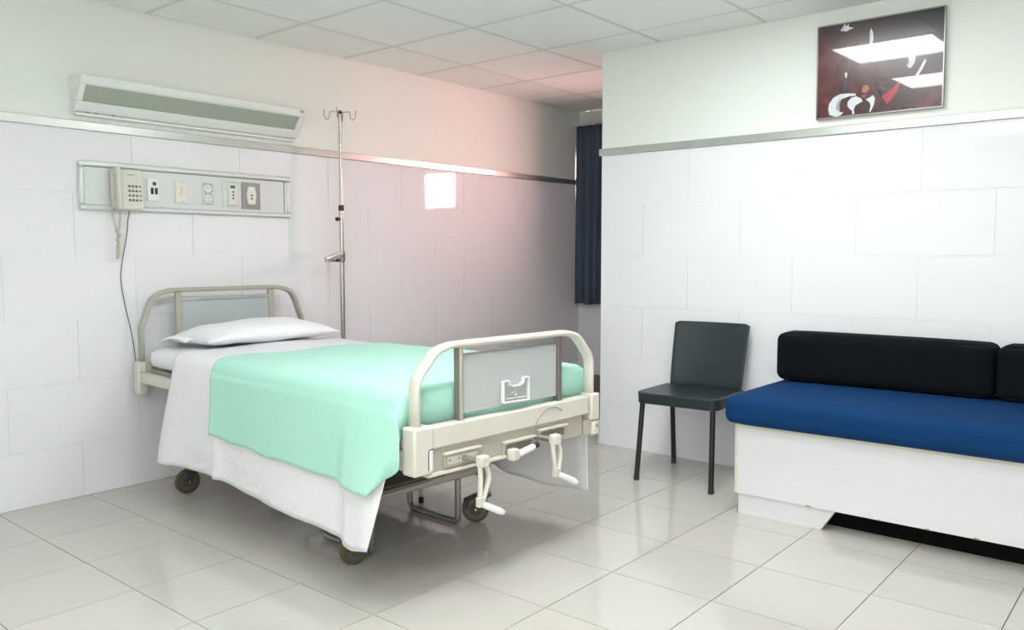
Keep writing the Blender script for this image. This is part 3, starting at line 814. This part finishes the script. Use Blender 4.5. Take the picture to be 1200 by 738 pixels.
# local: x towards the room is negative; local y along the wall, local z up. Image left (seen) = +y
f = .006
M['pframe'] = mat('picture_frame_metal', (.30, .30, .29), .3, metal=.9)
for nm, (a, b, c_, d_) in enumerate([(-PW / 2, PW / 2, 0, f), (-PW / 2, PW / 2, PH - f, PH), (-PW / 2, -PW / 2 + f, f, PH - f), (PW / 2 - f, PW / 2, f, PH - f)]):
    obj('frame_bar', box(B(), -.022, 0, a, b, c_, d_), 'pframe', pic, bevel=.001)
pm = bpy.data.materials.new('abstract_print'); pm.use_nodes = True; nt = pm.node_tree; b_ = nt.nodes['Principled BSDF']; N = nt.nodes.new; L = nt.links.new
tc = N('ShaderNodeTexCoord'); n1 = N('ShaderNodeTexNoise'); n1.inputs['Scale'].default_value = 4.5; n1.inputs['Detail'].default_value = 8; n1.inputs['Distortion'].default_value = 1.2
L(tc.outputs['Object'], n1.inputs['Vector'])
cr = N('ShaderNodeValToRGB'); L(n1.outputs['Fac'], cr.inputs[0])
cr.color_ramp.elements[0].position = .3; cr.color_ramp.elements[0].color = (.012, .008, .014, 1); cr.color_ramp.elements[1].position = .75; cr.color_ramp.elements[1].color = (.16, .03, .028, 1)
e = cr.color_ramp.elements.new(.48); e.color = (.065, .008, .014, 1)
# darker blue-black towards the upper right corner of the print
sep = N('ShaderNodeSeparateXYZ'); L(tc.outputs['Object'], sep.inputs[0])
m1 = N('ShaderNodeMath'); m1.operation = 'MULTIPLY_ADD'; L(sep.outputs['Y'], m1.inputs[0]); m1.inputs[1].default_value = -1.6; m1.inputs[2].default_value = -.72
m2 = N('ShaderNodeMath'); m2.operation = 'MULTIPLY_ADD'; L(sep.outputs['Z'], m2.inputs[0]); m2.inputs[1].default_value = 2.4; L(m1.outputs[0], m2.inputs[2])
m3 = N('ShaderNodeMath'); m3.operation = 'MULTIPLY_ADD'; L(n1.outputs['Fac'], m3.inputs[0]); m3.inputs[1].default_value = .8; L(m2.outputs[0], m3.inputs[2]); m3.use_clamp = True
mx = N('ShaderNodeMix'); mx.data_type = 'RGBA'; L(m3.outputs[0], mx.inputs[0]); L(cr.outputs[0], mx.inputs[6]); mx.inputs[7].default_value = (.010, .009, .014, 1)
L(mx.outputs[2], b_.inputs['Base Color']); b_.inputs['Roughness'].default_value = .22; b_.inputs['Coat Weight'].default_value = 1; b_.inputs['Coat Roughness'].default_value = .015; b_.inputs['Coat IOR'].default_value = 1.5
n2 = N('ShaderNodeTexNoise'); n2.inputs['Scale'].default_value = 130; bu = N('ShaderNodeBump'); bu.inputs['Strength'].default_value = .12; bu.inputs['Distance'].default_value = .001
L(tc.outputs['Object'], n2.inputs['Vector']); L(n2.outputs['Fac'], bu.inputs['Height']); L(bu.outputs[0], b_.inputs['Normal'])
M['print'] = pm
M['art_white'] = mat('print_white', (.62, .68, .70), .3, coat=1)
M['art_red'] = mat('print_red', (.36, .012, .018), .3, coat=1)
M['art_black'] = mat('print_black', (.012, .010, .012), .3, coat=1)
M['art_ochre'] = mat('print_ochre', (.30, .12, .04), .3, coat=1)
pr_ = obj('print', box(B(), -.018, -.003, -PW / 2 + f, PW / 2 - f, f, PH - f), 'print', pic)
def art(name, m, pts, off=0):
    # pts in crop pixels of the photograph's picture, bilinear onto the print
    tl, tr, brr, bll = (137, 146), (818, 45), (812, 588), (137, 640)
    bm = B(); vs = []
    for (x, y) in pts:
        u = (x - 137) / (815 - 137)
        yt = lerp(tl[1], tr[1], u); yb = lerp(bll[1], brr[1], u); v = (y - yt) / (yb - yt)
        uu = u * (1 + .06 * (1 - u)) # foreshortening along the wall
        vs.append((-.0184 - off, PW / 2 - f - uu * (PW - 2 * f), PH - f - v * (PH - 2 * f)))
    a = [bm.verts.new(p) for p in vs]
    fc = bm.faces.new(a); bmesh.ops.triangulate(bm, faces=[fc])
    return obj(name, bm, m, pr_)
def crescent(cx, cy, ro, ri, dx, dy, a0, a1, n=20, ry=1):
    o_ = [(cx + ro * math.cos(lerp(a0, a1, i / n)), cy + ry * ro * math.sin(lerp(a0, a1, i / n))) for i in range(n + 1)]
    i_ = [(cx + dx + ri * math.cos(lerp(a0 + .06, a1 - .06, i / n)), cy + dy + ry * ri * math.sin(lerp(a0 + .06, a1 - .06, i / n))) for i in range(n + 1)]
    return o_ + i_[::-1]
art('white_star', 'art_white', [(255, 163), (281, 146), (280, 122), (288, 140), (300, 122), (303, 143), (332, 148), (303, 158), (292, 166)])
art('white_leaf', 'art_white', [(418, 170), (424, 152), (434, 172), (439, 205), (432, 250), (424, 290), (418, 250)])
art('white_leaf', 'art_white', [(622, 280), (640, 262), (672, 262), (672, 300), (664, 345), (648, 372), (632, 376), (622, 360), (634, 330)])
art('white_leaf', 'art_white', [(668, 420), (690, 380), (712, 335), (724, 328), (724, 345), (705, 385), (684, 418)])
art('white_drop', 'art_white', [(285, 392), (300, 391), (299, 410), (294, 426), (288, 410)])
art('white_crescent', 'art_white', [(350, 508), (310, 505), (262, 508), (225, 528), (203, 560), (198, 590), (206, 622), (240, 632), (268, 625), (284, 608), (262, 606), (244, 596), (238, 578), (248, 552), (272, 535), (310, 522), (348, 518)])
art('white_curve', 'art_white', [(380, 535), (352, 522), (325, 530), (305, 552), (305, 575), (318, 592), (330, 600), (334, 622), (344, 618), (340, 595), (350, 572), (388, 550)])
art('white_curve', 'art_white', [(404, 540), (425, 532), (444, 518), (455, 535), (450, 572), (440, 595), (432, 612), (426, 610), (432, 580), (428, 560)])
art('red_wedge', 'art_red', [(490, 528), (540, 492), (592, 440), (576, 500), (545, 545), (520, 572), (508, 545)])
art('black_arc', 'art_black', [(455, 500), (462, 480), (485, 472), (515, 480), (512, 488), (485, 484), (470, 495), (474, 510), (492, 516), (470, 516)])
art('dark_patch', 'art_black', [(555, 540), (590, 470), (600, 500), (575, 530)])
art('ochre_blot', 'art_ochre', [(385, 478), (392, 462), (415, 462), (425, 485), (405, 505), (380, 500)])
art('red_dot', 'art_red', [(382, 516), (410, 513), (400, 532), (388, 530)])
art('black_drip', 'art_black', [(415, 290), (424, 290), (422, 340), (416, 345)])
art('black_blot', 'art_black', [(280, 440), (300, 435), (300, 480), (290, 500), (276, 480)])

# ------------------------------------------------------------------ chair
chx = thing('plastic_chair', 'dark slate plastic chair with black tube legs, standing alone by the white wall', 'chair', (2.566, -1.972, 0), 0)
chx.rotation_euler = (0, 0, .075)
# local: front is -x, width along y
def rnd_rect(hx, hy, r, n=6):
    out = []
    for (sx, sy, a0) in ((1, 1, 0), (-1, 1, PI / 2), (-1, -1, PI), (1, -1, 3 * PI / 2)):
        for k in range(n + 1):
            a = a0 + PI / 2 * k / n; out.append((sx * (hx - r) + r * math.cos(a), sy * (hy - r) + r * math.sin(a)))
    return out
bm = B()
N_ = 24; P = []
def seat_z(u, v):   # u front(-1)..back(1)
    return .462 - .016 * (1 - v * v) * (1 - max(0, -u) ** 2 * .2) + .006 * max(0, -u) ** 4 * 0 - .004 * max(0, u)
out = rnd_rect(.205, .222, .045, 6)
cx0 = -.005
rings = []
for k in (1.0, .97, .8, .55, .28, .05):
    rings.append([bm.verts.new((cx0 + x * k, y * k, seat_z(x * k / .205, y * k / .222) - (.006 if k == 1.0 else 0))) for x, y in out])
low = [bm.verts.new((cx0 + x * .985, y * .985, .402 + (.012 if x > 0 else 0))) for x, y in out]
low2 = [bm.verts.new((cx0 + x * .955, y * .955, .402 + (.012 if x > 0 else 0))) for x, y in out]
inn = [bm.verts.new((cx0 + x * .95, y * .95, .435)) for x, y in out]
n = len(out)
R_ = [inn, low2, low] + rings
for i in range(len(R_) - 1):
    for j in range(n): bm.faces.new((R_[i][j], R_[i][(j + 1) % n], R_[i + 1][(j + 1) % n], R_[i + 1][j]))
bm.faces.new(R_[-1]); bm.faces.new(R_[0])
obj('seat', bm, 'slate', chx, smooth=True)
bm = B(); P = []
for i in range(15):
    t = i / 14; z = lerp(.448, .795, t)
    row = []
    for j in range(17):
        v = -1 + 2 * j / 16
        wd = lerp(.202, .213, t)
        xx = .178 + .012 * t * 0 + .085 * t ** 1.25 + .022 * (1 - v * v)
        zz = z
        if i == 14: zz -= .010 * max(0, (abs(v) - .9) * 10)
        row.append(Vector((xx, v * wd, zz)))
    P.append(row)
grid_mesh(bm, P)
obj('backrest', bm, 'slate', chx, smooth='all', solid=.012, bevel=.003)
for (a, b) in (((-.180, .190), (-.214, .205)), ((-.180, -.190), (-.232, -.207))):
    l = obj('leg', sweep(B(), [(a[0], a[1], .425), (a[0] - .004, a[1], .40), (b[0], b[1], .012)], .0135, n=12), 'legb', chx, smooth=True)
    obj('glide', lathe(B(), [(.012, 0), (.015, .003), (.015, .018), (.0135, .02)], (b[0], b[1], 0), 'z', 12), 'black', l, smooth=True)
for s in (1, -1):
    l = obj('leg', sweep(B(), [(.165, s * .185, .43), (.17, s * .187, .40), (.222, s * .196, .012)], .0135, n=12), 'legb', chx, smooth=True)
    obj('glide', lathe(B(), [(.012, 0), (.015, .003), (.015, .018), (.0135, .02)], (.222, s * .196, 0), 'z', 12), 'black', l, smooth=True)

# ------------------------------------------------------------------ bench
bn = thing('bench_base', 'long white laminate bench box on a short plinth along the right wall', 'bench', (2.15, -2.41, 0))
YE = -2.2
obj('front_panel', box(B(), 0, .018, YE, 0, .093, .395), 'white_lam', bn, bevel=.001)
obj('end_panel', box(B(), .018, .74, -.018, 0, .093, .395), 'white_lam', bn)
obj('far_end_panel', box(B(), .018, .74, YE, YE + .018, .093, .395), 'white_lam', bn)
obj('top_board', box(B(), -.004, .742, YE, .003, .395, .411), 'edge', bn, label='bench top board with yellowed edge')
obj('bottom_board', box(B(), .018, .74, YE + .018, -.018, .093, .109), 'white_lam', bn)
obj('side_edge_band', box(B(), -.002, .010, -.012, .002, .095, .395), 'edge', bn)
bm = B(); pr = [(.012, -.012), (.030, -.012), (.030, -.372), (.150, -.372 + .0), (.150, -.390), (.012, -.390)]
def slab(pts, xa, xb):
    bm = B(); a = [bm.verts.new((xa, y_, z_)) for y_, z_ in pts]; b = [bm.verts.new((xb, y_, z_)) for y_, z_ in pts]
    bm.faces.new(a); bm.faces.new(b); n = len(pts)
    for k in range(n): bm.faces.new((a[k], a[(k + 1) % n], b[(k + 1) % n], b[k]))
    return bm
obj('plinth_board', slab([(-.012, 0), (-.383, 0), (-.442, .093), (-.012, .093)], .014, .030), 'white_lam', bn)
M['void'] = mat('recess_shade_black', (.004, .004, .004), .9, spec=.1)  # black stands in for the shade under the bench
obj('recessed_plinth', box(B(), .105, .12, YE, -.30, 0, .093), 'void', bn, label='recessed plinth board coloured black for the dark void under the bench')
obj('plinth_raw_edge', slab([(-.383, 0), (-.386, 0), (-.445, .093), (-.442, .093)], .0135, .0305), 'chip', bn, label='raw reddish board edge')
obj('plinth_back', box(B(), .66, .68, YE, 0, 0, .093), 'piping', bn)  # black for the dark bench interior
obj('plinth_side', box(B(), .03, .66, -.03, -.012, 0, .093), 'white_lam', bn)
for (yy, w_, h_) in ((-.335, .035, .006), (-.62, .02, .004), (-.80, .025, .006), (-.97, .03, .007)):
    bm = B(); pts = [(yy - w_ / 2, .0925), (yy + w_ / 2, .0925), (yy + w_ * .3, .0925 + h_), (yy - w_ * .2, .0925 + h_ * .8)]
    a = [bm.verts.new((-.0012, y_, z_)) for y_, z_ in pts]; b = [bm.verts.new((.01, y_, z_)) for y_, z_ in pts]
    bm.faces.new(a); bm.faces.new(b)
    for k in range(4): bm.faces.new((a[k], a[(k + 1) % 4], b[(k + 1) % 4], b[k]))
    obj('edge_chip', bm, 'chip', bn)

def cushion(name, m, dims, r, puff, label, cat, loc, group=None, seam=None, nseg=(10, 30, 6)):
    """rounded cushion with slightly domed faces; dims = full x,y,z; origin bottom centre"""
    X, Y, Zz = [d / 2 for d in dims]; bm = B(); nx, ny, nz = nseg
    bmesh.ops.create_cube(bm, size=2)
    bmesh.ops.subdivide_edges(bm, edges=bm.edges[:], cuts=15, use_grid_fill=True)
    for v in bm.verts:
        u = v.co.copy()
        # concentrate the cuts near the edges
        q = Vector([math.sin(c * PI / 2) for c in u])
        p = Vector((q.x * X, q.y * Y, q.z * Zz))
        inner = Vector([max(-(d - r), min(d - r, c)) for c, d in zip(p, (X, Y, Zz))])
        dv = p - inner
        if dv.length > 1e-6: p = inner + dv.normalized() * min(dv.length, r) if dv.length > r * .999 or sum(abs(c) > 1e-6 for c in dv) > 1 else p
        for k, d in enumerate((X, Y, Zz)):
            o1, o2 = [i for i in range(3) if i != k]
            D_ = (X, Y, Zz)
            w_ = (1 - (p[o1] / D_[o1]) ** 2) * (1 - (p[o2] / D_[o2]) ** 4)
            if abs(q[k]) > .98 and not (k == 2 and q.z < 0): p[k] += math.copysign(puff[k] * max(0, w_), q[k])
        p.z += Zz
        v.co = p
    o = obj(name, bm, m, smooth='all')
    o.location = loc; tag(o, label, cat, group)
    return o
sc_ = cushion('seat_cushion', 'navy', (.80, 2.22, .128), .042, (.010, .006, .010), 'long royal blue seat cushion lying on the white bench', 'cushion', (2.493, -2.37 - 1.11, .411))
def bolster(yc, ly, label):
    o = cushion('back_cushion', 'blackf', (.20, ly, .235), .040, (.006, .004, .006), label, 'cushion', (2.735, yc, .547), group='black back cushions on the bench')
    X, Y = .10 - .012, ly / 2 - .012
    for nm, z in (('upper_piping', .222), ('lower_piping', .013)):
        pts = [(x, y, z) for x, y in rnd_rect(X, Y, .035, 5)]; pts.append(pts[0])
        obj('piping', sweep(B(), pts, .0028, n=6, ref=(0, 0, 1), cap=False), 'piping', o, smooth=True)
    return o
bolster(-2.385 - .472, .944, 'long black back cushion at the chair end of the bench')
bolster(-3.338 - .472, .944, 'black back cushion at the picture\'s right edge, cut off by the frame')

# ------------------------------------------------------------------ curtain
def curtain(y0, y1, z0, z1, label, n=150, seed=1, x=WC - .075):
    rnd = random.Random(seed); bm = B(); P = []
    ph = [rnd.uniform(0, 6) for _ in range(4)]
    for i in range(13):
        t = i / 12; z = lerp(z1, z0, t); row = []
        for j in range(n + 1):
            u = j / n; y = lerp(y0, y1, u)
            d = abs(y1 - y0)
            a = .030 * math.sin(2 * PI * d * u / .085 + ph[0] + .5 * math.sin(5 * u + t)) + .008 * math.sin(2 * PI * d * u / .035 + ph[1])
            yy = y + .006 * math.sin(2 * PI * d * u / .06 + 2 * t)
            if t < .12: a *= .6
            yy = yy if j else yy + .018 * t
            row.append(Vector((x + a * (.8 + .3 * t), yy, z + (.004 * math.sin(40 * y) if i == 12 else 0))))
        P.append(row)
    grid_mesh(bm, P)
    o = obj('curtain', bm, 'curtain', smooth='all', solid=.002); tag(o, label, 'curtain', 'alcove curtains'); return o
curtain(.100, -1.29, .752, 2.232, 'dark blue curtain hanging in the alcove beyond the right wall')
curtain(-1.70, -2.45, .752, 2.232, 'unseen dark blue curtain added at the far side of the alcove window to bound its light', n=60, seed=4)  # hidden curtain, added to limit the window light
rd = obj('curtain_rail', box(B(), WC - .10, WC - .05, -2.3, WA - .01, 2.234, 2.250), 'alu_l'); tag(rd, 'thin curtain rail over the alcove window', 'rail')
